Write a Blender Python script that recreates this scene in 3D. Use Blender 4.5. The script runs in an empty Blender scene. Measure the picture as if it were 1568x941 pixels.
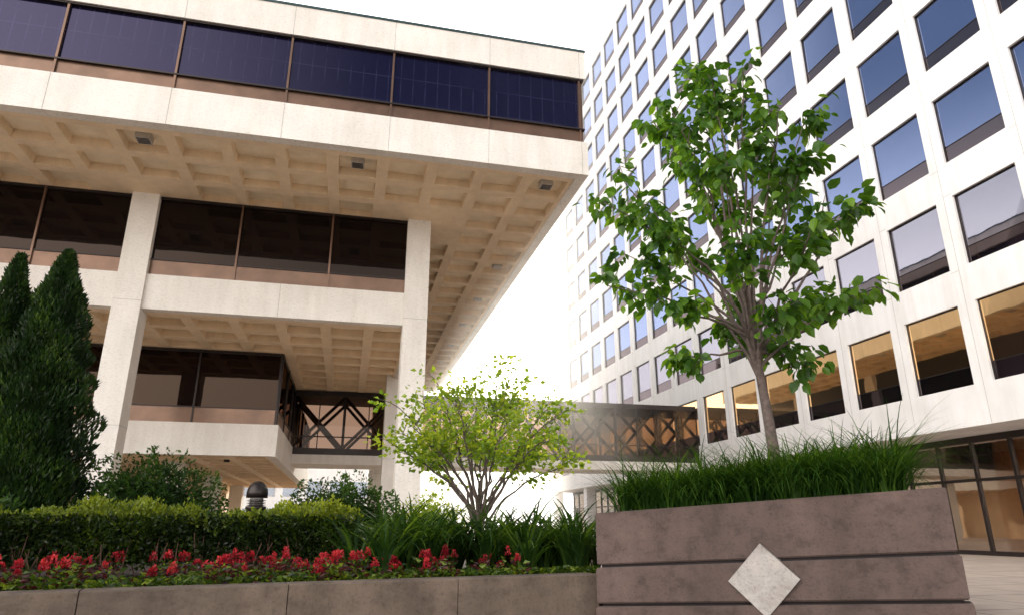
import bpy, math, random
import numpy as np
from mathutils import Vector
random.seed(7); rng=np.random.default_rng(7)
scene=bpy.context.scene
R=math.radians
# ------------------------------------------------------------------ materials
def newmat(name):
    m=bpy.data.materials.new(name); m.use_nodes=True
    nt=m.node_tree; nt.nodes.clear()
    out=nt.nodes.new('ShaderNodeOutputMaterial')
    return m,nt,out
def N(nt,t,**k):
    n=nt.nodes.new(t)
    for a,b in k.items(): setattr(n,a,b)
    return n
def rgba(c): return (c[0],c[1],c[2],1)
def ramp(nt,src,stops):
    r=N(nt,'ShaderNodeValToRGB'); e=r.color_ramp.elements
    while len(e)<len(stops): e.new(0.5)
    for i,(p,c) in enumerate(stops): e[i].position=p; e[i].color=rgba(c)
    nt.links.new(src,r.inputs[0]); return r.outputs[0]
def coords(nt,scale=(1,1,1)):
    tc=N(nt,'ShaderNodeTexCoord'); mp=N(nt,'ShaderNodeMapping'); mp.inputs['Scale'].default_value=scale
    nt.links.new(tc.outputs['Object'],mp.inputs[0]); return mp.outputs[0]
def noise(nt,vec,scale,detail=6,rough=.6):
    n=N(nt,'ShaderNodeTexNoise'); n.inputs['Scale'].default_value=scale
    n.inputs['Detail'].default_value=detail; n.inputs['Roughness'].default_value=rough
    nt.links.new(vec,n.inputs['Vector']); return n.outputs['Fac']
def mixc(nt,fac,a,b,mode='MIX'):
    m=N(nt,'ShaderNodeMix',data_type='RGBA',blend_type=mode)
    if isinstance(fac,float): m.inputs[0].default_value=fac
    else: nt.links.new(fac,m.inputs[0])
    for i,x in ((6,a),(7,b)):
        if isinstance(x,tuple): m.inputs[i].default_value=rgba(x)
        else: nt.links.new(x,m.inputs[i])
    return m.outputs[2]
def concrete(name,c,stretch=(1,1,1),speck=.25,var=.12,bump=.15,rough=.85,fine=30,stain=.9,blotch=None):
    m,nt,out=newmat(name)
    b=N(nt,'ShaderNodeBsdfPrincipled'); b.inputs['Roughness'].default_value=rough
    big=noise(nt,coords(nt),.7,5)
    mid=noise(nt,coords(nt,stretch),fine,4,.7)
    lo=tuple(x*(1-var) for x in c); hi=tuple(min(1,x*(1+var)) for x in c)
    c1=ramp(nt,big,[(.3,lo),(.7,hi)])
    sp=ramp(nt,mid,[(.33,(1-speck,)*3),(.47,(1,1,1))])
    col=mixc(nt,1.0,c1,sp,'MULTIPLY')
    st=noise(nt,coords(nt,(1,1,.12)),3.0,5,.6)
    col=mixc(nt,1.0,col,ramp(nt,st,[(.3,(stain,stain*.99,stain*.97)),(.6,(1,1,1))]),'MULTIPLY')
    if blotch:
        bl=noise(nt,coords(nt,(1,1,1.4)),4.5,9,.72)
        col=mixc(nt,1.0,col,ramp(nt,bl,[(.36,(blotch,blotch*.96,blotch*.94)),(.5,(1,1,1)),(.68,(1.18,1.14,1.10))]),'MULTIPLY')
    nt.links.new(col,b.inputs['Base Color'])
    bp=N(nt,'ShaderNodeBump'); bp.inputs['Strength'].default_value=bump; bp.inputs['Distance'].default_value=.01
    nt.links.new(mid,bp.inputs['Height']); nt.links.new(bp.outputs[0],b.inputs['Normal'])
    nt.links.new(b.outputs[0],out.inputs[0]); return m
def plain(name,c,rough=.6,metal=0.0,var=.15,scale=4,spec=None):
    m,nt,out=newmat(name)
    b=N(nt,'ShaderNodeBsdfPrincipled'); b.inputs['Roughness'].default_value=rough; b.inputs['Metallic'].default_value=metal
    if spec is not None: b.inputs['Specular IOR Level'].default_value=spec
    n=noise(nt,coords(nt),scale,6)
    nt.links.new(ramp(nt,n,[(.3,tuple(x*(1-var) for x in c)),(.7,tuple(min(1,x*(1+var)) for x in c))]),b.inputs['Base Color'])
    nt.links.new(b.outputs[0],out.inputs[0]); return m
def glass(name,base,tint,f0=.4,rough=.02,refl_grid=None,wav=.008,transp=None):
    m,nt,out=newmat(name)
    gl=N(nt,'ShaderNodeBsdfGlossy'); gl.inputs['Roughness'].default_value=rough; gl.inputs['Color'].default_value=rgba(tint)
    if transp: d=N(nt,'ShaderNodeBsdfTransparent')
    else: d=N(nt,'ShaderNodeBsdfDiffuse')
    d.inputs['Color'].default_value=rgba(transp or base)
    if refl_grid:
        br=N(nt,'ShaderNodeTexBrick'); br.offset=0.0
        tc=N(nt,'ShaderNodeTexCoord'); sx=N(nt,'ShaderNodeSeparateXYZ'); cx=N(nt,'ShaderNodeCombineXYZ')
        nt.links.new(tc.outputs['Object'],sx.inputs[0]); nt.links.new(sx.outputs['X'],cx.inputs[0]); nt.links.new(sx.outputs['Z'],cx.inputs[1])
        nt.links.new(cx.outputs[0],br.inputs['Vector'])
        br.inputs['Scale'].default_value=1; br.inputs['Brick Width'].default_value=refl_grid[0]; br.inputs['Row Height'].default_value=refl_grid[1]
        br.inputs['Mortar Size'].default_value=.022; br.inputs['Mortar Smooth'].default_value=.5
        br.inputs['Color1'].default_value=rgba(base); br.inputs['Color2'].default_value=rgba(tuple(x*.8 for x in base)); br.inputs['Mortar'].default_value=rgba(refl_grid[2])
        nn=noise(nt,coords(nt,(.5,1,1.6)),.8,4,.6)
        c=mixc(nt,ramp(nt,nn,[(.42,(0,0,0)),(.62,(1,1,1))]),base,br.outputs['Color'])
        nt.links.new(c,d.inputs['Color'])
    fr=N(nt,'ShaderNodeFresnel'); fr.inputs['IOR'].default_value=1.5
    mr=N(nt,'ShaderNodeMapRange'); mr.inputs['From Min'].default_value=.04; mr.inputs['To Min'].default_value=f0
    nt.links.new(fr.outputs[0],mr.inputs[0])
    n=noise(nt,coords(nt),.9,2,.4); bp=N(nt,'ShaderNodeBump'); bp.inputs['Strength'].default_value=wav; bp.inputs['Distance'].default_value=.3
    nt.links.new(n,bp.inputs['Height']); nt.links.new(bp.outputs[0],gl.inputs['Normal'])
    mx=N(nt,'ShaderNodeMixShader'); nt.links.new(mr.outputs[0],mx.inputs[0]); nt.links.new(d.outputs[0],mx.inputs[1]); nt.links.new(gl.outputs[0],mx.inputs[2])
    nt.links.new(mx.outputs[0],out.inputs[0]); return m
def leafmat(name,c1,c2,c3,trans=.45,tcol=None,gloss=.025):
    m,nt,out=newmat(name)
    at=N(nt,'ShaderNodeAttribute'); at.attribute_name='rnd'
    col=ramp(nt,at.outputs['Fac'],[(0,c1),(.55,c2),(1,c3)])
    d=N(nt,'ShaderNodeBsdfDiffuse'); t=N(nt,'ShaderNodeBsdfTranslucent'); g=N(nt,'ShaderNodeBsdfGlossy')
    g.inputs['Roughness'].default_value=.4
    nt.links.new(col,d.inputs['Color'])
    tc=mixc(nt,1.0,col,tcol or (2.3,2.0,.65),'MULTIPLY'); nt.links.new(tc,t.inputs['Color'])
    mx=N(nt,'ShaderNodeMixShader'); mx.inputs[0].default_value=trans
    nt.links.new(d.outputs[0],mx.inputs[1]); nt.links.new(t.outputs[0],mx.inputs[2])
    m2=N(nt,'ShaderNodeMixShader'); m2.inputs[0].default_value=gloss
    nt.links.new(mx.outputs[0],m2.inputs[1]); nt.links.new(g.outputs[0],m2.inputs[2])
    nt.links.new(m2.outputs[0],out.inputs[0]); return m

TRAV=concrete('travertine_concrete',(.80,.76,.70),(1,1,5),.30,.06,.2,fine=14)
TOWC=concrete('tower_concrete',(.83,.815,.80),(1,1,1),.12,.06,.1,fine=40)
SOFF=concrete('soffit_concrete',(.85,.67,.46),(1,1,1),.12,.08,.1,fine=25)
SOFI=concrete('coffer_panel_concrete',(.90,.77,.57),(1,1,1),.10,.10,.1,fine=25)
BRON=plain('bronze_spandrel',(.16,.092,.060),.28,.5,.28,1.2)
DARK=plain('dark_bronze_frame',(.030,.022,.02),.4,.5)
SEAL=plain('joint_sealant',(.36,.34,.31),.9)
JSHAD=plain('joint_shadow',(.03,.025,.025),.9)
NAVY=glass('navy_glass',(.008,.007,.022),(.24,.22,.35),.12,refl_grid=(.385,.9,(.022,.022,.05)))  # reflection of a gridded building opposite, painted into the glass colour
DKGL=glass('dark_bronze_glass',(.005,.004,.004),(.30,.22,.18),.08)
DKG2=glass('bronze_reflective_glass',(.006,.004,.004),(.28,.19,.14),.11)
TGL=glass('tower_reflective_glass',(.012,.018,.045),(.28,.34,.54),.33)
TGA=glass('tower_amber_reflection_glass',(.03,.018,.014),(1.0,.70,.38),.58)  # tower glass copy, amber soffit reflection put into the tint
TGB=glass('tower_row_reflection_glass',(.02,.018,.022),(.33,.32,.38),.33)  # tower glass copy for the row above, reflection tone put into the tint
TSP=glass('tower_spandrel_glass',(.018,.012,.015),(.17,.14,.15),.11)
BRGL=glass('bridge_glass',(0,0,0),(.30,.25,.22),.06,transp=(.38,.30,.25))
LOBGL=glass('lobby_glass',(0,0,0),(.6,.5,.42),.25,transp=(.7,.58,.48))
LOBW=plain('lobby_tan_wall',(.74,.47,.25),.6)
FIX=plain('fixture_metal',(.5,.47,.43),.5)
PALEW=plain('distant_window_band',(.40,.45,.52),.4)
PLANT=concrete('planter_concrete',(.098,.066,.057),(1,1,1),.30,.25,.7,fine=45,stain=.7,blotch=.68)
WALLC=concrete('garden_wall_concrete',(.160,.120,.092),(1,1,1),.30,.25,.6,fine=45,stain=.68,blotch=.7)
DIAM=concrete('inlay_concrete',(.37,.345,.325),(1,1,1),.3,.1,.4,fine=35,blotch=.8)
SOIL=plain('mulch_soil',(.05,.035,.028),.95,0,.4,20)
BARK=plain('bark',(.12,.09,.078),.9,0,.4,18)
ROOFM=plain('roof_edge_metal',(.03,.06,.065),.4,.3)
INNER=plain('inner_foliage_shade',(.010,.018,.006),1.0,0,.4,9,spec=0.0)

# ------------------------------------------------------------------ mesh helpers
def link(o,parent=None):
    scene.collection.objects.link(o)
    if parent: o.parent=parent
    return o
def empty(name,loc=(0,0,0)):
    e=bpy.data.objects.new(name,None); e.location=loc; return link(e)
class MB:
    def __init__(s): s.v=[];s.f=[];s.m=[]
    def poly(s,pts,m=0):
        i=len(s.v); s.v+= [tuple(p) for p in pts]; s.f.append(tuple(range(i,i+len(pts)))); s.m.append(m)
    def box(s,x0,y0,z0,x1,y1,z1,m=0):
        i=len(s.v)
        s.v+=[(x,y,z) for z in (z0,z1) for x,y in ((x0,y0),(x1,y0),(x1,y1),(x0,y1))]
        for q in ((0,3,2,1),(4,5,6,7),(0,1,5,4),(1,2,6,5),(2,3,7,6),(3,0,4,7)):
            s.f.append(tuple(i+k for k in q)); s.m.append(m)
    def beam(s,a,b,w,m=0,h=None):
        a=Vector(a);b=Vector(b);d=(b-a).normalized()
        u=d.cross(Vector((0,1,0)));
        if u.length<.1: u=d.cross(Vector((1,0,0)))
        u.normalize(); v=d.cross(u); h=h or w; i=len(s.v)
        for p in (a,b):
            for x,y in ((-1,-1),(1,-1),(1,1),(-1,1)): s.v.append(tuple(p+u*x*w/2+v*y*h/2))
        for q in ((0,3,2,1),(4,5,6,7),(0,1,5,4),(1,2,6,5),(2,3,7,6),(3,0,4,7)):
            s.f.append(tuple(i+k for k in q)); s.m.append(m)
    def tube(s,pts,rad,n=7,m=0):
        pts=[Vector(p) for p in pts]; base=len(s.v)
        for k,p in enumerate(pts):
            d=(pts[min(k+1,len(pts)-1)]-pts[max(k-1,0)]).normalized()
            u=d.cross(Vector((.3,1,.1))).normalized(); v=d.cross(u)
            for j in range(n):
                a=2*math.pi*j/n; s.v.append(tuple(p+(u*math.cos(a)+v*math.sin(a))*rad[k]))
        for k in range(len(pts)-1):
            for j in range(n):
                a=base+k*n+j; b=base+k*n+(j+1)%n
                s.f.append((a,b,b+n,a+n)); s.m.append(m)
    def lathe(s,cx,cy,prof,n=24,m=0):
        base=len(s.v)
        for r,z in prof:
            for j in range(n):
                a=2*math.pi*j/n; s.v.append((cx+r*math.cos(a),cy+r*math.sin(a),z))
        for k in range(len(prof)-1):
            for j in range(n):
                a=base+k*n+j;b=base+k*n+(j+1)%n
                s.f.append((a,b,b+n,a+n)); s.m.append(m)
    def make(s,name,mats,parent=None,smooth=False):
        me=bpy.data.meshes.new(name); me.from_pydata(s.v,[],s.f)
        for m in mats: me.materials.append(m)
        me.polygons.foreach_set('material_index',s.m)
        if smooth: me.polygons.foreach_set('use_smooth',[True]*len(s.f))
        me.update(); o=bpy.data.objects.new(name,me); return link(o,parent)
def npmesh(name,v,f,rnd,mat,parent=None):
    me=bpy.data.meshes.new(name); me.from_pydata(v.tolist(),[],f.tolist()); me.materials.append(mat)
    a=me.attributes.new('rnd','FLOAT','FACE'); a.data.foreach_set('value',np.asarray(rnd,dtype=np.float32))
    me.update(); return link(bpy.data.objects.new(name,me),parent)
def unit(a): return a/np.maximum(np.linalg.norm(a,axis=1,keepdims=True),1e-6)
def leaves(name,c,d,size,wr,mat,rnd,parent=None,fold=.25):
    n=len(c); d=unit(d); r=unit(np.cross(d,rng.normal(size=(n,3)))); nn=np.cross(d,r)
    size=np.asarray(size).reshape(-1,1)*np.ones((n,1))
    p0=c; p2=c+d*size; mid=c+d*size*.42+nn*size*fold*wr
    pL=mid+r*size*wr*.5; pR=mid-r*size*wr*.5
    p2=p2-nn*size*.08
    v=np.stack([p0,pL,p2,pR],1).reshape(-1,3)
    b=np.arange(n)[:,None]*4
    f=np.concatenate([b+np.array([[0,1,2]]),b+np.array([[0,2,3]])],1).reshape(-1,3)
    return npmesh(name,v,f,np.repeat(rnd,2),mat,parent)
def bigleaves(name,c,d,size,wr,mat,rnd,parent=None):
    n=len(c); d=unit(d); r=np.cross(d,np.array([[0,0,1.]])+rng.normal(size=(n,3))*.55); r=unit(r); nn=np.cross(r,d)
    s=np.asarray(size).reshape(-1,1)
    def P(l,wd,h): return c+d*s*l+r*s*wr*wd+nn*s*h
    p=[P(0,0,0),P(.22,.42,.05),P(.58,.46,.04),P(1,0,-.16),P(.58,-.46,.04),P(.22,-.42,.05),P(.5,0,-.03)]
    v=np.stack(p,1).reshape(-1,3); b=np.arange(n)[:,None]*7
    tri=[(0,1,6),(1,2,6),(2,3,6),(3,4,6),(4,5,6),(5,0,6)]
    f=np.concatenate([b+np.array([t]) for t in tri],1).reshape(-1,3)
    return npmesh(name,v,f,np.repeat(rnd,6),mat,parent)
def blades(name,base,az,length,width,lean,curl,mat,rnd,parent=None,seg=5):
    n=len(base); h=np.stack([np.cos(az),np.sin(az),np.zeros(n)],1); side=np.stack([-np.sin(az),np.cos(az),np.zeros(n)],1)
    P=base.copy(); vs=[]; ang=lean.copy()
    for k in range(seg+1):
        t=k/seg; w=(width*(1-t**1.8)*.5+.0008)[:,None]*(0.6+.4*min(1,t*3))
        vs+= [P-side*w,P+side*w]
        st=(length/seg)[:,None]; P=P+st*(h*np.sin(ang)[:,None]+np.array([[0,0,1]])*np.cos(ang)[:,None]); ang=ang+curl/seg
    v=np.stack(vs,1).reshape(-1,3); m=2*(seg+1); b=np.arange(n)[:,None]*m
    f=np.concatenate([b+np.array([[2*k,2*k+1,2*k+3,2*k+2]]) for k in range(seg)],1).reshape(-1,4)
    return npmesh(name,v,f,np.repeat(rnd,seg),mat,parent)

# ------------------------------------------------------------------ camera
cam=bpy.data.cameras.new('camera'); co=bpy.data.objects.new('camera',cam); link(co)
cam.lens=23.67; cam.sensor_width=36; cam.clip_end=5000
co.location=(0,0,1.0); co.rotation_euler=(R(90+17.9),0,R(-13.4)); scene.camera=co
# ------------------------------------------------------------------ light
AZ,EL=14,17
S=Vector((math.sin(R(AZ))*math.cos(R(EL)),math.cos(R(AZ))*math.cos(R(EL)),math.sin(R(EL))))
sun=bpy.data.lights.new('sun','SUN'); sun.energy=5; sun.angle=R(.5); sun.color=(1,.91,.77)
so=bpy.data.objects.new('sun',sun); link(so); so.rotation_euler=(-S).to_track_quat('-Z','Y').to_euler(); so.location=(0,0,60)
w=bpy.data.worlds.new('World'); scene.world=w; w.use_nodes=True; nt=w.node_tree; nt.nodes.clear()
out=N(nt,'ShaderNodeOutputWorld'); bg=N(nt,'ShaderNodeBackground'); bg.inputs['Strength'].default_value=.15
sky=N(nt,'ShaderNodeTexSky',sky_type='NISHITA'); sky.sun_disc=False; sky.sun_elevation=R(EL); sky.sun_rotation=R(AZ)
sky.dust_density=3; sky.air_density=1.2; sky.ozone_density=1.5
tc=N(nt,'ShaderNodeTexCoord')
def lobe(direction,a,b):
    dp=N(nt,'ShaderNodeVectorMath',operation='DOT_PRODUCT'); dp.inputs[1].default_value=direction
    nt.links.new(tc.outputs['Generated'],dp.inputs[0])
    mr=N(nt,'ShaderNodeMapRange',interpolation_type='SMOOTHSTEP'); mr.inputs['From Min'].default_value=a; mr.inputs['From Max'].default_value=b
    nt.links.new(dp.outputs['Value'],mr.inputs[0]); return mr.outputs[0]
sz=N(nt,'ShaderNodeSeparateXYZ'); nt.links.new(tc.outputs['Generated'],sz.inputs[0])
m2=N(nt,'ShaderNodeMapRange',interpolation_type='SMOOTHSTEP'); m2.inputs['From Min'].default_value=.55; m2.inputs['From Max'].default_value=.2
nt.links.new(sz.outputs['Z'],m2.inputs[0])
mxx=N(nt,'ShaderNodeMath',operation='MAXIMUM'); nt.links.new(lobe(S,.55,.88),mxx.inputs[0]); nt.links.new(m2.outputs[0],mxx.inputs[1])
mx=N(nt,'ShaderNodeMix',data_type='RGBA'); nt.links.new(mxx.outputs[0],mx.inputs[0]); nt.links.new(sky.outputs[0],mx.inputs[6]); mx.inputs[7].default_value=(18,17.3,16.6,1)
# unseen bright sky lobe added behind the camera to light the facades
cl=Vector((-.80,-.52,.30)).normalized()
mc=N(nt,'ShaderNodeMix',data_type='RGBA'); nt.links.new(lobe(cl,.58,.95),mc.inputs[0]); nt.links.new(mx.outputs[2],mc.inputs[6]); mc.inputs[7].default_value=(30,28.8,27.6,1)
nt.links.new(mc.outputs[2],bg.inputs['Color']); nt.links.new(bg.outputs[0],out.inputs[0])
scene.view_settings.view_transform='Standard'; scene.view_settings.look='None'; scene.view_settings.exposure=0

# ------------------------------------------------------------------ ground
def pavement():
    m,nt,out=newmat('plaza_paving'); b=N(nt,'ShaderNodeBsdfPrincipled'); b.inputs['Roughness'].default_value=.8
    br=N(nt,'ShaderNodeTexBrick'); br.offset=0; nt.links.new(coords(nt),br.inputs['Vector'])
    br.inputs['Scale'].default_value=1; br.inputs['Brick Width'].default_value=1.5; br.inputs['Row Height'].default_value=1.5
    br.inputs['Mortar Size'].default_value=.02
    br.inputs['Color1'].default_value=(.50,.41,.34,1); br.inputs['Color2'].default_value=(.44,.36,.30,1); br.inputs['Mortar'].default_value=(.2,.16,.15,1)
    n=noise(nt,coords(nt),2.5,7); c=mixc(nt,1.0,br.outputs['Color'],ramp(nt,n,[(.3,(.8,.8,.8)),(.7,(1.05,1.05,1.05))]),'MULTIPLY')
    nt.links.new(c,b.inputs['Base Color']); nt.links.new(b.outputs[0],out.inputs[0]); return m
g=MB(); g.poly([(-900,-900,0),(900,-900,0),(900,1500,0),(-900,1500,0)]); g.make('ground',[pavement()])

# scattering volumes added for sun glare in the court (thin near, denser far)
def added_glare_volume(den,*b):
    hm,hnt,hout=newmat('glare_haze'); vs=N(hnt,'ShaderNodeVolumeScatter'); vs.inputs['Density'].default_value=den; vs.inputs['Anisotropy'].default_value=.78
    vs.inputs['Color'].default_value=(1,.98,.95,1); hnt.links.new(vs.outputs[0],hout.inputs['Volume'])
    hb=MB(); hb.box(*b); hb.make('added_glare_volume',[hm])
added_glare_volume(.0042,2.4,15,.05,19.6,39.9,46)
added_glare_volume(.013,2.4,40,.05,19.6,90,46)

# ------------------------------------------------------------------ coffers
PI=1.5383
def coffers(mb,xs,ys,z,skip,rib=.36,dep=.27,m=0,mi=1):
    for x0 in xs:
        for y0 in ys:
            x1=x0+PI;y1=y0+PI
            if skip and skip((x0+x1)/2,(y0+y1)/2):
                mb.poly([(x0,y0,z),(x1,y0,z),(x1,y1,z),(x0,y1,z)],m); continue
            a=rib/2; b=a+.02
            O=[(x0,y0,z),(x1,y0,z),(x1,y1,z),(x0,y1,z)]
            I=[(x0+a,y0+a,z),(x1-a,y0+a,z),(x1-a,y1-a,z),(x0+a,y1-a,z)]
            T=[(x0+b,y0+b,z+dep),(x1-b,y0+b,z+dep),(x1-b,y1-b,z+dep),(x0+b,y1-b,z+dep)]
            for k in range(4):
                l=(k+1)%4
                mb.poly([O[k],O[l],I[l],I[k]],m); mb.poly([I[k],I[l],T[l],T[k]],m)
            mb.poly(T,mi)
CX=1.94; CY=23.25; BAY=6*PI
colx=[CX-BAY*k for k in range(6)]; coly=[CY+BAY*k for k in range(4)]
def nearcol(x,y): return any(abs(x-a)<PI*.9 for a in colx) and any(abs(y-b)<PI*.9 for b in coly)
XL=-48.; X1=6.86; Y0=18.16; YB=56.
Z1=11.7
B=empty('brutalist_office_building')
mb=MB()
nx=int((CX+3*PI-XL)/PI)
xs=[CX+3*PI-PI*(k+1) for k in range(nx)]; xmin=xs[-1]
ys=[CY-3*PI+PI*k for k in range(3)]
coffers(mb,xs,ys,Z1,nearcol)
ys2=[CY+PI*k for k in range(21)]; ymax=ys2[-1]+PI
coffers(mb,[CX+2*PI,CX+PI,CX,CX-PI],ys2,Z1,nearcol)
ex=CX+3*PI; ey=CY-3*PI
mb.poly([(xmin,Y0+.02,Z1),(X1-.02,Y0+.02,Z1),(X1-.02,ey,Z1),(xmin,ey,Z1)])
mb.poly([(ex,ey,Z1),(X1-.02,ey,Z1),(X1-.02,ymax,Z1),(ex,ymax,Z1)])
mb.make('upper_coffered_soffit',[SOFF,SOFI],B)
mb=MB()
fz=Z1-.03
def ring(z0,z1,in_,th,m):
    mb.box(xmin,Y0+in_,z0,X1-in_,Y0+in_+th,z1,m)
    mb.box(X1-in_-th,Y0+in_+th,z0,X1-in_,ymax,z1,m)
ring(fz,12.86,0,.35,0)
ring(15.30,16.36,0,.35,0)
ring(16.36,16.44,-.03,.45,1)
ring(12.86,13.38,.14,.1,2)
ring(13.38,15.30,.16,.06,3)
mb.box(xmin,Y0+.5,12.1,X1-.5,ymax-.1,16.2,4)
mb.box(xmin,ymax-.1,fz,X1,ymax+.3,16.3,0)
x=X1-.2
while x>xmin:
    mb.box(x-.03,Y0+.07,12.86,x+.03,Y0+.2,15.30,2)
    mb.box(x-.006,Y0-.003,fz,x+.006,Y0+.01,12.86,5); mb.box(x-.006,Y0-.003,15.3,x+.006,Y0+.01,16.36,5)
    x-=2*PI
y=Y0+.2
while y<ymax:
    mb.box(X1-.2,y-.035,12.86,X1-.07,y+.035,15.30,2)
    mb.box(X1-.01,y-.006,fz,X1+.003,y+.006,12.86,5); mb.box(X1-.01,y-.006,15.3,X1+.003,y+.006,16.36,5)
    y+=2*PI
mb.box(xmin,Y0+.05,13.355,X1-.05,Y0+.2,13.40,6)
mb.box(xmin,Y0+.05,15.24,X1-.05,Y0+.2,15.298,6)
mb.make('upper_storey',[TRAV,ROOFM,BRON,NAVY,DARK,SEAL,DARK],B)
# ---- middle storey
Z2=7.70; XM=2.2; YM=22.95
mb=MB()
mb.box(xmin,YM,Z2-.03,XM,YM+.35,8.86,0)
mb.box(XM-.35,YM+.35,Z2-.03,XM,ymax,8.86,0)
mb.box(xmin,YM+.12,8.86,XM-.12,YM+.2,9.42,1)
mb.box(xmin,YM+.14,9.42,XM-.14,YM+.2,Z1-.002,2)
mb.box(XM-.2,YM+.2,8.86,XM-.12,ymax,9.42,1); mb.box(XM-.2,YM+.2,9.42,XM-.14,ymax,Z1-.002,2)
mb.box(xmin,YM+.08,9.40,XM-.1,YM+.19,9.44,3)
mb.box(xmin,YM+.06,Z1-.10,XM-.1,YM+.19,Z1-.003,3)
x=CX-2*PI
while x>xmin:
    mb.box(x-.03,YM+.05,8.86,x+.03,YM+.19,Z1-.004,1)
    x-=2*PI
x=CX-3*PI
while x>xmin:
    mb.box(x-.006,YM-.003,Z2-.03,x+.006,YM+.01,8.86,4); x-=BAY
mb.make('middle_storey',[TRAV,BRON,DKGL,DARK,SEAL],B)
mb=MB()
xs3=[CX-PI*(k+1) for k in range(nx-3)]
coffers(mb,xs3,[CY+PI*.25+PI*k for k in range(9)],Z2,None)
mb.poly([(xmin,YM+.02,Z2),(CX,YM+.02,Z2),(CX,CY+PI*.25,Z2),(xmin,CY+PI*.25,Z2)])
mb.poly([(CX,YM+.02,Z2),(XM-.02,YM+.02,Z2),(XM-.02,CY+PI*9.25,Z2),(CX,CY+PI*9.25,Z2)])
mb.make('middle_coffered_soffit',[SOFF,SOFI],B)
# ---- lower storey (set back)
Z3=3.59; XLs=-2.78; YL=28.2
mb=MB()
def lring(z0,z1,i,th,m):
    mb.box(xmin,YL+i,z0,XLs-i,YL+i+th,z1,m); mb.box(XLs-i-th,YL+i+th,z0,XLs-i,ymax-2,z1,m)
lring(Z3-.03,4.78,0,.35,0); lring(4.78,5.4,.12,.08,1); lring(5.4,Z2-.12,.14,.05,2); lring(Z2-.12,Z2-.004,.1,.12,3)
lring(5.38,5.42,.08,.1,3)
x=XLs-.16
while x>xmin:
    mb.box(x-.03,YL+.07,4.78,x+.03,YL+.2,Z2-.005,3); x-=2*PI
y=YL+.2
while y<ymax-3:
    mb.box(XLs-.2,y-.03,4.78,XLs-.07,y+.03,Z2-.005,3); y+=2*PI
mb.make('lower_storey',[TRAV,BRON,DKG2,DARK],B)
mb=MB()
coffers(mb,[XLs-.3-PI*(k+1) for k in range(24)],[YL+.4+PI*k for k in range(16)],Z3,None)
mb.poly([(xmin,YL+.02,Z3),(XLs-.02,YL+.02,Z3),(XLs-.02,YL+.4,Z3),(xmin,YL+.4,Z3)])
mb.poly([(XLs-.3,YL+.4,Z3),(XLs-.02,YL+.4,Z3),(XLs-.02,ymax-2,Z3),(XLs-.3,ymax-2,Z3)])
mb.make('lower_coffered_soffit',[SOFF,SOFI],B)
# ---- columns
mb=MB(); h=.42
for i,x in enumerate(colx):
    for j,y in enumerate(coly):
        top=Z1+.01 if (j==0 or i==0) else Z2+.01
        mb.box(x-h,y-h,0,x+h,y+h,top,0)
        for z in (3.9,7.9):
            mb.box(x-h-.003,y-h-.003,z,x+h+.003,y+h+.003,z+.012,1)
mb.make('columns',[TRAV,SEAL],B)
mb=MB(); mb.box(-40,44,0,-8,54,Z3+.2,0); mb.make('ground_floor_core',[SOFF],B)
mb=MB()
for (cx_,cy_) in ((2,2),(-2,2),(-6,2),(-10,2),(-13,1)):
    x=CX+PI*(cx_+.5); y=CY-PI*(cy_+.5)
    mb.box(x-.2,y-.2,Z1+.05,x+.2,y+.2,Z1+.269,0)
    for q in range(5): mb.box(x-.17,y-.16+.07*q,Z1+.035,x+.17,y-.135+.07*q,Z1+.05,1)
for q in range(2,18,3):
    x=CX+PI*2.5; y=CY+PI*(q+.5); mb.box(x-.19,y-.19,Z1+.08,x+.19,y+.19,Z1+.269,0)
for q in (-5,-10): mb.lathe(CX+PI*(q+.5),31,[(.001,Z3-.06),(.12,Z3-.05),(.14,Z3+.25)],16,1)
mb.make('soffit_lights',[FIX,DARK],B)

# ------------------------------------------------------------------ tower on the right
T=empty('concrete_office_tower')
XT=19.8; PY=3.05; NJ0,NJ1=-8,16; ZT=43.3
wall=MB(); gl=MB(); fr=MB()
rec=.15
def wincell(y0,y1,z0,z1,a0,a1,b0,b1,gm):
    X=XT
    O=[(X,y0,z0),(X,y1,z0),(X,y1,z1),(X,y0,z1)]; I=[(X,a0,b0),(X,a1,b0),(X,a1,b1),(X,a0,b1)]
    D=[(X+rec,p[1],p[2]) for p in I]
    for k in range(4):
        l=(k+1)%4; wall.poly([O[k],O[l],I[l],I[k]]); wall.poly([I[k],I[l],D[l],D[k]])
    zs=b0+.62; t=random.gauss(0,.006); t2=random.gauss(0,.006)
    gl.poly([(X+rec-.02+t,a0,zs),(X+rec-.02-t,a1,zs),(X+rec-.02-t+t2,a1,b1),(X+rec-.02+t+t2,a0,b1)],gm)
    gl.poly([(X+rec-.03,a0,b0),(X+rec-.03,a1,b0),(X+rec-.03,a1,zs),(X+rec-.03,a0,zs)],1)
    fr.box(X+rec-.05,a0,zs-.012,X+rec-.01,a1,zs+.012); fr.box(X+rec-.06,a0+.0,b0,X+rec-.01,a0+.04,b1); fr.box(X+rec-.06,a1-.04,b0,X+rec-.01,a1,b1)
    fr.box(X+rec-.06,a0+.04,b1-.04,X+rec-.01,a1-.04,b1-.002)
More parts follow.
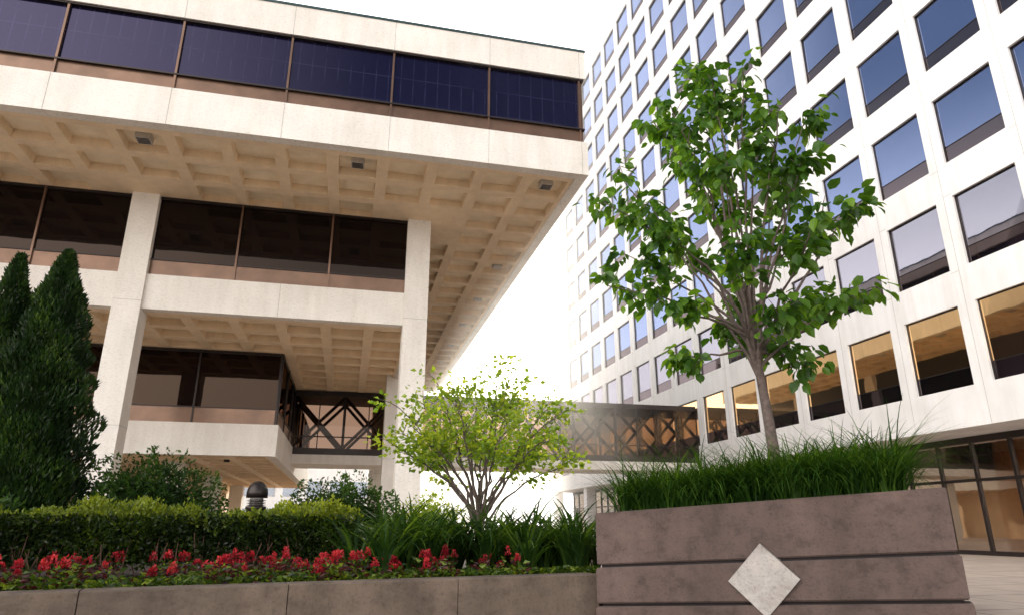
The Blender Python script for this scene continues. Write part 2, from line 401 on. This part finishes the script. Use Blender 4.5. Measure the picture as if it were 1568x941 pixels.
for j in range(NJ0,NJ1+1):
    a1=17.0+PY*j; a0=a1-2.36; y0=a0-.345; y1=a1+.345
    for k in range(10):
        zb=8.7+3.8*(k-1) if k else 4.08
        zt=8.7+3.8*k if k<9 else ZT
        top=8.1+3.8*k; bot=top-(2.55 if k else 2.7)
        wincell(y0,y1,zb,zt,a0,a1,bot,top,2 if k==0 else 3 if k==1 else 0)
        if 0<k<9:
            fr.box(XT-.003,y0,bot-.11,XT+.01,y0+.34,bot-.098,1); fr.box(XT-.003,y1-.34,top+.09,XT+.01,y1,top+.102,1)
    fr.box(XT-.003,y0-.006,4.08,XT+.01,y0+.006,ZT,1)
ya=17+PY*NJ0-2.36-.345; yb=17+PY*NJ1+.345
wall.poly([(XT,yb,4.08),(XT+26,yb,4.08),(XT+26,yb,ZT),(XT,yb,ZT)])
wall.poly([(XT,ya,0),(XT+26,ya,0),(XT+26,ya,ZT),(XT,ya,ZT)])
wall.poly([(XT,ya,ZT),(XT+26,ya,ZT),(XT+26,yb,ZT),(XT,yb,ZT)])
wall.poly([(XT+26,ya,0),(XT+26,yb,0),(XT+26,yb,ZT),(XT+26,ya,ZT)])
wall.make('facade',[TOWC],T); gl.make('windows',[TGL,TSP,TGA,TGB],T); fr.make('window_frames_and_joints',[DARK,SEAL],T)
mb=MB()
mb.poly([(XT,ya,4.08),(XT+8,ya,4.08),(XT+8,yb,4.08),(XT,yb,4.08)],0)
mb.poly([(XT+8,ya,0),(XT+8,yb,0),(XT+8,yb,4.08),(XT+8,ya,4.08)],1)
mb.poly([(XT+2.2,ya,.02),(XT+8,ya,.02),(XT+8,yb,.02),(XT+2.2,yb,.02)],1)
y=ya; q=0
while y<yb:
    mb.box(XT+2.15,y-.05,0,XT+2.3,y+.05,4.07,2)
    if q%3==0: mb.box(XT+3.2,y+.3,0,XT+3.9,y+1.0,4.07,1)
    q+=1; y+=1.52
mb.box(XT+2.14,ya,2.5,XT+2.31,yb,2.6,2); mb.box(XT+2.14,ya,.0,XT+2.31,yb,.15,2); mb.box(XT+2.14,ya,3.85,XT+2.31,yb,4.07,2)
mb.poly([(XT+2.22,ya,0),(XT+2.22,yb,0),(XT+2.22,yb,4.07),(XT+2.22,ya,4.07)],3)
for j in range(NJ0,NJ1+1,3):
    yc=17+PY*j+.345
    if not 20<yc<33: mb.box(XT+.25,yc-.4,0,XT+1.05,yc+.4,4.075,0)
mb.make('ground_floor_lobby',[TOWC,LOBW,DARK,LOBGL],T)

# ------------------------------------------------------------------ skybridge
K=empty('skybridge'); mb=MB()
xa,xb=XLs-.1,XT-.01; ya2,yb2=36.2,39.2
mb.box(xa,ya2,7.42,xb,yb2,7.69,0); mb.box(xa,ya2,4.42,xb,yb2,4.75,0)
mb.box(xa,ya2-.05,3.95,xb,yb2+.05,4.42,1)
n=9; L=(xb-xa)/n
for yy in (ya2+.25,yb2-.25):
    for i in range(n):
        a=xa+i*L;b=a+L; 
        mb.beam((a,yy,4.75),(b,yy,7.42),.15,2); mb.beam((b,yy+.01,4.75),(a,yy+.01,7.42),.15,2)
        mb.beam((a,yy,4.75),(a,yy,7.42),.12,2)
for i in range(2*n+1):
    x=xa+i*L/2; mb.box(x-.025,ya2-.01,4.75,x+.025,ya2+.06,7.42,0)
mb.box(xa,ya2-.01,5.3,xb,ya2+.05,5.36,0)
mb.make('bridge_frame',[DARK,TRAV,DARK],K)
mb=MB()
for yy in (ya2+.02,yb2-.02): mb.poly([(xa,yy,4.75),(xb,yy,4.75),(xb,yy,7.42),(xa,yy,7.42)])
mb.make('bridge_glazing',[BRGL],K)

D=empty('distant_office_block'); mb=MB()
mb.box(-60,100,0,18,115,8.5,0)
for k in range(2):
    for i in range(24): mb.box(-58+i*3.1,99.9,1.2+3.6*k,-56+i*3.1,100.1,3.2+3.6*k,1)
mb.make('block_walls',[TOWC,PALEW],D)

# ------------------------------------------------------------------ raised planter
P0=Vector((2.54,6.92,1.12)); e1=Vector((.735,-.678,.0583)); sl=.0583; e2=Vector((.678,.735,0)); LEN=3.14
def PP(t,d,z): return P0+e1*t+e2*d+Vector((0,0,z))
PLN=empty('raised_concrete_planter')
def slab(mb,t0,t1,d0,d1,za,zb,m=0,bev=.014):
    i=len(mb.v)
    rings=[(za,bev),(za+bev,0),(zb-bev,0),(zb,bev)]
    for z,o in rings:
        for t,d in ((t0+o,d0+o),(t1-o,d0+o),(t1-o,d1-o),(t0+o,d1-o)): mb.v.append(tuple(PP(t,d,z)))
    for k in range(3):
        for q in range(4):
            r=(q+1)%4; mb.f.append((i+4*k+q,i+4*k+r,i+4*k+4+r,i+4*k+4+q)); mb.m.append(m)
    mb.f.append((i+12,i+13,i+14,i+15)); mb.m.append(m); mb.f.append((i+3,i+2,i+1,i)); mb.m.append(m)
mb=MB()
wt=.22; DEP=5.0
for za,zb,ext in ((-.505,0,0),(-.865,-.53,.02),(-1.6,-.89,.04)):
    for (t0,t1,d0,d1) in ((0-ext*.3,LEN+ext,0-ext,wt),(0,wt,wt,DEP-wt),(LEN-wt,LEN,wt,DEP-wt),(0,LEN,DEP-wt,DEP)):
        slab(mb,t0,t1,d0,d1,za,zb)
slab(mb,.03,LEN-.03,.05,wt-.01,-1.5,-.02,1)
mb.make('planter_courses',[PLANT,JSHAD],PLN)
mb=MB(); mb.poly([PP(.1,.1,-.07),PP(LEN-.1,.1,-.07),PP(LEN-.1,DEP-.1,-.07),PP(.1,DEP-.1,-.07)]); mb.make('planter_soil',[SOIL],PLN)
mb=MB(); tcn=1.615; zc=-.468+1-1.12-sl*tcn; hs=.31; dd=-.055
pts=[(tcn,zc+hs),(tcn-hs,zc),(tcn,zc-hs),(tcn+hs,zc)]
Fp=[PP(t,dd,z) for t,z in pts]; Bp=[PP(t,.06,z) for t,z in pts]
mb.poly(Fp)
for k in range(4): mb.poly([Fp[k],Fp[(k+1)%4],Bp[(k+1)%4],Bp[k]])
mb.make('diamond_inlay',[DIAM],PLN)

# ------------------------------------------------------------------ low garden wall + bed
W0=Vector((2.62,7.12,0)); wd=Vector((-.981,-.195,0)).normalized(); wn=Vector((-.195,.981,0)).normalized()
WZ=.52
def WP(t,d,z): return W0+wd*t+wn*d+Vector((0,0,z))
GW=empty('low_garden_wall'); mb=MB()
def wslab(t0,t1,d0,d1,z0,z1,m=0,b=.012):
    i=len(mb.v)
    for z,o in ((z0,b),(z0+b,0),(z1-b,0),(z1,b)):
        for t,d in ((t0+o*.3,d0+o),(t1-o*.3,d0+o),(t1-o*.3,d1-o),(t0+o*.3,d1-o)): mb.v.append(tuple(WP(t,d,z)))
    for k in range(3):
        for q in range(4):
            r=(q+1)%4; mb.f.append((i+4*k+q,i+4*k+r,i+4*k+4+r,i+4*k+4+q)); mb.m.append(m)
    mb.f.append((i+12,i+13,i+14,i+15)); mb.m.append(m); mb.f.append((i+3,i+2,i+1,i)); mb.m.append(m)
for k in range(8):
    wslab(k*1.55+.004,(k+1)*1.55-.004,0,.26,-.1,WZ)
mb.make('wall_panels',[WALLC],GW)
mb=MB(); mb.poly([WP(-.2,.2,.46),WP(12,.2,.46),WP(12,8.6,.46),WP(-4.2,8.6,.46)])
mb.poly([WP(12,8.6,.46),WP(-4.2,8.6,.46),WP(-4.2,8.6,0),WP(12,8.6,0)]); mb.poly([WP(-.2,.2,.46),WP(-4.2,8.6,.46),WP(-4.2,8.6,0),WP(-.2,.2,0)])
mb.make('garden_bed_soil',[SOIL])

# ------------------------------------------------------------------ vegetation
L_TREE=leafmat('tree_leaf',(.020,.062,.007),(.046,.120,.013),(.12,.235,.026),.46)
L_SM=leafmat('small_tree_leaf',(.08,.16,.014),(.16,.26,.028),(.31,.38,.05),.55)
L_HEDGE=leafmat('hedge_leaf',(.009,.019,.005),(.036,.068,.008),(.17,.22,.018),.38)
L_SHR=leafmat('shrub_leaf',(.010,.032,.006),(.024,.062,.009),(.06,.125,.019),.32)
L_EVER=leafmat('arborvitae_leaf',(.007,.020,.005),(.018,.045,.008),(.07,.125,.015),.2)
L_GR=leafmat('grass_blade',(.011,.038,.005),(.027,.075,.009),(.09,.18,.022),.36)
L_LILY=leafmat('daylily_blade',(.011,.034,.008),(.030,.074,.013),(.12,.21,.035),.44)
L_BED=leafmat('bedding_leaf',(.018,.036,.006),(.045,.09,.011),(.18,.25,.027),.4)
L_RED=leafmat('celosia_bloom',(.13,.005,.010),(.34,.012,.024),(.62,.055,.06),.3,(1.3,.7,.7))
L_MAR=leafmat('celosia_leaf',(.035,.008,.010),(.07,.013,.016),(.11,.035,.02),.3,(1.5,.8,.8))
TWIG=plain('twig',(.12,.065,.045),.9)

def bez(a,b,c,n):
    return [a*(1-t)**2+b*2*t*(1-t)+c*t*t for t in [k/n for k in range(n+1)]]
hr=Vector((math.cos(R(13.4)),-math.sin(R(13.4)),0)); hf=Vector((math.sin(R(13.4)),math.cos(R(13.4)),0))
def tree(name,base,fork,trunk_r,env,nl,leafsize,leafmat_,twl,perTwig,ntw,flat=.0,up=.6,spread=.25,drop=.5,big=False,umin=.38,limb=.35):
    E=empty(name); mb=MB(); base=Vector(base);fork=Vector(fork)
    mb.tube(bez(base,(base+fork)/2+Vector((.04,0,0)),fork,7),[trunk_r*(1.25-.5*k/7) for k in range(8)],10)
    C=[];Dr=[];Sz=[];Rn=[]
    zmin,zmax=env[0][0],env[-1][0]
    ez=[e[0] for e in env]; el=[e[1] for e in env]; er=[e[2] for e in env]
    for i in range(nl):
        f=(i+.5)/nl; z=zmin+(zmax-zmin)*f; a=i*2.39996+random.uniform(-.3,.3)
        l=np.interp(z,ez,el); r=np.interp(z,ez,er); c=(l+r)/2; hw=(r-l)/2
        q=random.uniform(.72,1.0)
        tip=Vector((fork.x,fork.y,z))+hr*(c+hw*math.cos(a)*q)+hf*(hw*.95*math.sin(a)*q)
        st=fork+Vector((0,0,random.uniform(-.35,.75)*min(1,(zmax-fork.z)/3)*(.3+.7*f)))
        ctl=st.lerp(tip,.45)+Vector((0,0,up*(.2+.3*random.random())*(1 if z>fork.z+.5 else .6)))+Vector((random.uniform(-.12,.12),random.uniform(-.12,.12),0))
        ctl=ctl.lerp(Vector((fork.x,fork.y,ctl.z)),.18)
        nseg=9; pts=bez(st,ctl,tip,nseg)
        pts=[pts[0]]+[p+Vector((random.gauss(0,.022),random.gauss(0,.022),random.gauss(0,.015))) for p in pts[1:]]
        rb=trunk_r*limb*random.uniform(.8,1.2)
        mb.tube(pts,[rb*(1-.85*k/nseg)+.003 for k in range(nseg+1)],6)
        for t in range(ntw):
            u=random.uniform(umin,1.0) if t else 1.0
            k=min(nseg-1,int(u*nseg)); p=pts[k].lerp(pts[k+1],u*nseg-k)
            d=(pts[k+1]-pts[k]).normalized()
            rd=Vector((random.gauss(0,1),random.gauss(0,1),random.gauss(0,1)*(1-flat)+.15)).normalized()
            dirv=(d*.7+rd*.9).normalized(); ln=twl*random.uniform(.5,1.1)
            e=p+dirv*ln; 
            tw=bez(p,p.lerp(e,.5)+Vector((0,0,.05)),e,4); mb.tube(tw,[.008,.007,.005,.004,.003],4)
            cl=random.gauss(0,.18)
            m_=int(perTwig*random.uniform(.5,1.4))
            for s_ in range(m_):
                v=random.uniform(.3,1.08); kk=min(3,int(v*4)); pp=tw[kk].lerp(tw[kk+1],min(1,v*4-kk))
                o=Vector((random.gauss(0,spread),random.gauss(0,spread),random.gauss(0,spread*(.8-.4*flat))))*.55
                C.append(pp+o); Dr.append(o.normalized()*.6+dirv*.4+Vector((random.gauss(0,.4),random.gauss(0,.4),random.gauss(0,.25)-drop)))
                Sz.append(leafsize*random.uniform(.6,1.2)); Rn.append(min(1,max(0,.5+cl+random.gauss(0,.2))))
    mb.make('trunk_and_branches',[BARK],E,True)
    F=bigleaves if big else leaves
    F('foliage',np.array([tuple(c) for c in C]),np.array([tuple(c) for c in Dr]),np.array(Sz),.72,leafmat_,np.array(Rn),E)
    return E
env=[(3.0,-.9,.7),(3.4,-1.6,1.45),(4.0,-1.95,2.0),(4.8,-1.9,1.55),(5.6,-2.1,1.2),(6.2,-1.6,1.1),(6.7,-1.15,.95),(7.1,-.85,.7),(7.5,-.6,.3)]
tree('young_shade_tree',(5.32,7.75,1.1),(5.1,7.6,3.05),.072,env,34,.17,L_TREE,.28,19,6,drop=.8,big=True,umin=.62,spread=.16,limb=.34)
env2=[(1.9,-1.3,1.5),(2.3,-1.9,1.75),(2.7,-1.7,1.6),(3.0,-1.1,1.1),(3.4,-.6,.7)]
tree('small_ornamental_tree',(2.13,11.0,.46),(2.1,10.95,.95),.055,env2,24,.095,L_SM,.34,26,8,flat=.75,up=.7,spread=.2,drop=.1,umin=.5,limb=.38)

def arbor(name,x,y,z0,h,r,n):
    E=empty(name)
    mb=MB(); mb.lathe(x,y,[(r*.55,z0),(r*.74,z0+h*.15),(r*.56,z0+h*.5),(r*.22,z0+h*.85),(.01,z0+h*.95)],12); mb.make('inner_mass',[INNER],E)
    t=rng.random(n)**1.15; prof=np.interp(t,[0,.12,.5,.8,1],[.75,1,.78,.38,.03])*r
    a=rng.random(n)*2*np.pi
    lump=1+.16*np.sin(a*3+t*17)+.12*np.sin(a*5-t*31)+.10*np.sin(t*60+a*2)
    rr=prof*lump*(1-.28*rng.random(n)**2)
    c=np.stack([x+rr*np.cos(a),y+rr*np.sin(a),z0+t*h],1)
    d=np.stack([np.cos(a)*.45,np.sin(a)*.45,np.ones(n)],1)+rng.normal(size=(n,3))*.28
    leaves('foliage',c,d,.07+.06*rng.random(n),.36,L_EVER,np.clip(.35+.35*np.sin(a*3+t*17)*.6+rng.normal(size=n)*.2,0,1),E)
arbor('arborvitae',-4.95,12.3,.46,5.0,.92,26000)
arbor('arborvitae',-5.75,12.5,.46,4.95,.72,14000)
arbor('arborvitae',-6.9,12.9,.46,4.6,.95,14000)

def hedge(name,t0,t1,d0,d1,z0,z1,n,mat):
    E=empty(name); L=t1-t0; Wd=d1-d0; H=z1-z0
    ft=rng.random(n); 
    top=ft<.5; fr_=(ft>=.5)&(ft<.9)
    t=t0+rng.random(n)*L; d=d0+rng.random(n)*Wd; z=z0+(.16+.84*rng.random(n)**.7)*H
    lump=.06*np.sin(t*3.1)+.05*np.sin(t*7.3+d*5)+.04*np.sin(t*13+1)
    z=np.where(top,z1+lump+rng.normal(size=n)*.035,z)
    d=np.where(fr_,d0+.05*np.sin(t*5+z*8)+.04*np.sin(t*11-z*9)+np.abs(rng.normal(size=n))*.10,d)
    d=np.where(~top&~fr_,d1-np.abs(rng.normal(size=n))*.1,d)
    base=np.array([tuple(W0)]); c=base+t[:,None]*np.array([tuple(wd)])+d[:,None]*np.array([tuple(wn)]); c[:,2]=z
    dr=rng.normal(size=(n,3))*.6; dr[:,2]+=np.where(top,.9,.35); dr[:,1]-=np.where(fr_,.6,0)
    rn=np.clip(np.where(top,.80,.20)+rng.normal(size=n)*.18+lump*2,0,1)  # sunlight put into leaf colour: top lighter, sides darker
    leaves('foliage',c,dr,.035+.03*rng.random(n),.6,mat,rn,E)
    mb=MB()
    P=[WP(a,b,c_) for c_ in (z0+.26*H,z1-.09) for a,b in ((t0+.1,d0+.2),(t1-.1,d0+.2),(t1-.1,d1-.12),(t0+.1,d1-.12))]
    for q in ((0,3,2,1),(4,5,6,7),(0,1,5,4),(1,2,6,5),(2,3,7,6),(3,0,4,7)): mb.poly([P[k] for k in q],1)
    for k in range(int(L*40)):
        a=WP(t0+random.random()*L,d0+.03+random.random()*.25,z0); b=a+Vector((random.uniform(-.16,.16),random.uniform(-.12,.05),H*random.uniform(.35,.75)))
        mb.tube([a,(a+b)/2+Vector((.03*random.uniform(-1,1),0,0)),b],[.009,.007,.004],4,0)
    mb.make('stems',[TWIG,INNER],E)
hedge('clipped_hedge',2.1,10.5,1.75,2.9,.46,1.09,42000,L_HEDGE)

def shrub(name,x,y,z0,rx,ry,h,n,mat,ls=.09):
    E=empty(name)
    a=rng.random(n)*2*np.pi; ph=np.arccos(1-rng.random(n)*1.0); 
    lump=1+.13*np.sin(a*4+ph*3)+.10*np.sin(a*7-ph*5+1)
    rr=lump*(1-.3*rng.random(n)**2)
    c=np.stack([x+rx*rr*np.sin(ph)*np.cos(a),y+ry*rr*np.sin(ph)*np.sin(a),z0+h*rr*np.cos(ph)],1)
    d=np.stack([np.cos(a)*np.sin(ph),np.sin(a)*np.sin(ph),np.cos(ph)*.6],1)+rng.normal(size=(n,3))*.6
    leaves('foliage',c,d,ls*(.7+.6*rng.random(n)),.5,mat,np.clip(.45+(lump-1)*1.5+rng.normal(size=n)*.2,0,1),E)
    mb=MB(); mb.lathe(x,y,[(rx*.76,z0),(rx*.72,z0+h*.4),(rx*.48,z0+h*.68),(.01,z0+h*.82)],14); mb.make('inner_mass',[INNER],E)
shrub('rounded_shrub',-3.15,12.6,.46,1.25,1.0,1.5,11000,L_SHR,.08)
shrub('rounded_shrub',-.05,12.4,.46,1.05,.9,1.2,10000,L_SHR,.07)
shrub('rounded_shrub',1.5,12.9,.46,.7,.7,.95,3500,L_SM,.07)
shrub('rounded_shrub',-4.9,10.7,.46,.9,.8,.9,6000,L_SHR)

E=empty('daylily_bed'); Bs=[];A=[];Ln=[];Rn=[]
for k in range(56):
    t=random.uniform(-.95,2.3); d=random.uniform(.9,3.0); c=WP(t,d,.46); cl=random.gauss(0,.1)
    for j in range(30):
        a=random.uniform(0,2*math.pi); Bs.append((c.x+.06*math.cos(a),c.y+.06*math.sin(a),.46)); A.append(a); Ln.append(random.uniform(.7,1.35)); Rn.append(min(1,max(0,.48+cl+random.gauss(0,.24))))
m_=len(Bs)
blades('blades',np.array(Bs),np.array(A),np.array(Ln),.028+.018*rng.random(m_),.05+.28*rng.random(m_),1.3+1.1*rng.random(m_),L_LILY,np.array(Rn),E,7)
E=empty('ornamental_grass'); Bs=[];A=[];Ln=[];Rn=[]
for k in range(82):
    t=random.uniform(.2,LEN-.35); d=random.uniform(.38,2.6); 
    if k<28: t=.2+(LEN-.55)*k/27; d=random.uniform(.33,.5)
    c=PP(t,d,-.07); cl=random.gauss(0,.12); hh=random.uniform(.85,1.15)*(1.2 if t>1.7 else 1.07)
    for j in range(95):
        a=random.uniform(0,2*math.pi); q=random.uniform(0,.10); Bs.append((c.x+q*math.cos(a),c.y+q*math.sin(a),c.z)); A.append(a); Ln.append(random.uniform(.45,.85)*hh); Rn.append(min(1,max(0,.45+cl+random.gauss(0,.24))))
m_=len(Bs)
blades('blades',np.array(Bs),np.array(A),np.array(Ln),.010+.009*rng.random(m_),.05+.4*rng.random(m_),1.0+1.5*rng.random(m_),L_GR,np.array(Rn),E,6)

E=empty('red_flower_bed'); C=[];Dr=[];Sz=[];Rn=[];C2=[];D2=[];S2=[];R2=[];C3=[];D3=[];S3=[];R3=[]
def add(C,D,S,Rr,p,d,s,r): C.append(tuple(p));D.append(tuple(d));S.append(s);Rr.append(min(1,max(0,r)))
for k in range(210):
    t=random.uniform(.6,8.5); 
    if t<2.0 and random.random()<.55: continue
    d=.32+random.random()**1.4*1.15; c=WP(t,d,.46)
    hh=random.uniform(.11,.24)
    for j in range(22):
        a=random.uniform(0,6.28); q=random.uniform(.01,.08); z=random.uniform(.02,hh*.95)
        add(*( (C3,D3,S3,R3) if random.random()<.5 else (C2,D2,S2,R2)),c+Vector((q*math.cos(a),q*math.sin(a),z)),(math.cos(a),math.sin(a),.3),random.uniform(.05,.09),random.random())
    if random.random()<.66:
        lt=random.gauss(0,.22)
        for pl in range(random.choice((1,1,2,3))):
            o=Vector((random.gauss(0,.03),random.gauss(0,.03),hh)); ph=random.uniform(.04,.10)
            for j in range(34):
                a=random.uniform(0,6.28); z=random.random(); q=.028*(1-z)+.003
                add(C,Dr,Sz,Rn,c+o+Vector((q*math.cos(a),q*math.sin(a),z*ph)),(math.cos(a)*.7,math.sin(a)*.7,.9),random.uniform(.016,.034),.2+z*.6+lt+random.gauss(0,.15))
for k in range(420):
    t=random.uniform(-.3,9); d=.30+abs(random.gauss(0,.25)); c=WP(t,d,.46)
    for j in range(9):
        a=random.uniform(0,6.28); q=random.uniform(.0,.07)
        add(C2,D2,S2,R2,c+Vector((q*math.cos(a),q*math.sin(a),random.uniform(.02,.09))),(math.cos(a),math.sin(a),.5),random.uniform(.045,.08),random.gauss(.55,.28))
leaves('blooms',np.array(C),np.array(Dr),np.array(Sz),.6,L_RED,np.array(Rn),E)
leaves('green_leaves',np.array(C2),np.array(D2),np.array(S2),.6,L_BED,np.array(R2),E)
leaves('maroon_leaves',np.array(C3),np.array(D3),np.array(S3),.45,L_MAR,np.array(R3),E)

mb=MB(); bx,by=-1.3,11.15
mb.lathe(bx,by,[(.13,.46),(.13,1.22),(.15,1.23),(.15,1.27),(.09,1.28)],24,0)
mb.lathe(bx,by,[(.095,1.28),(.095,1.40)],24,1)
for q in range(4): mb.lathe(bx,by,[(.10,1.29+.025*q),(.145,1.283+.025*q),(.10,1.297+.025*q)],24,0)
mb.lathe(bx,by,[(.09,1.40),(.155,1.395),(.155,1.47),(.148,1.52),(.12,1.575),(.08,1.615),(.04,1.635),(.001,1.64)],24,0)
mb.make('bollard_light',[DARK,FIX],None,True)
print('built')
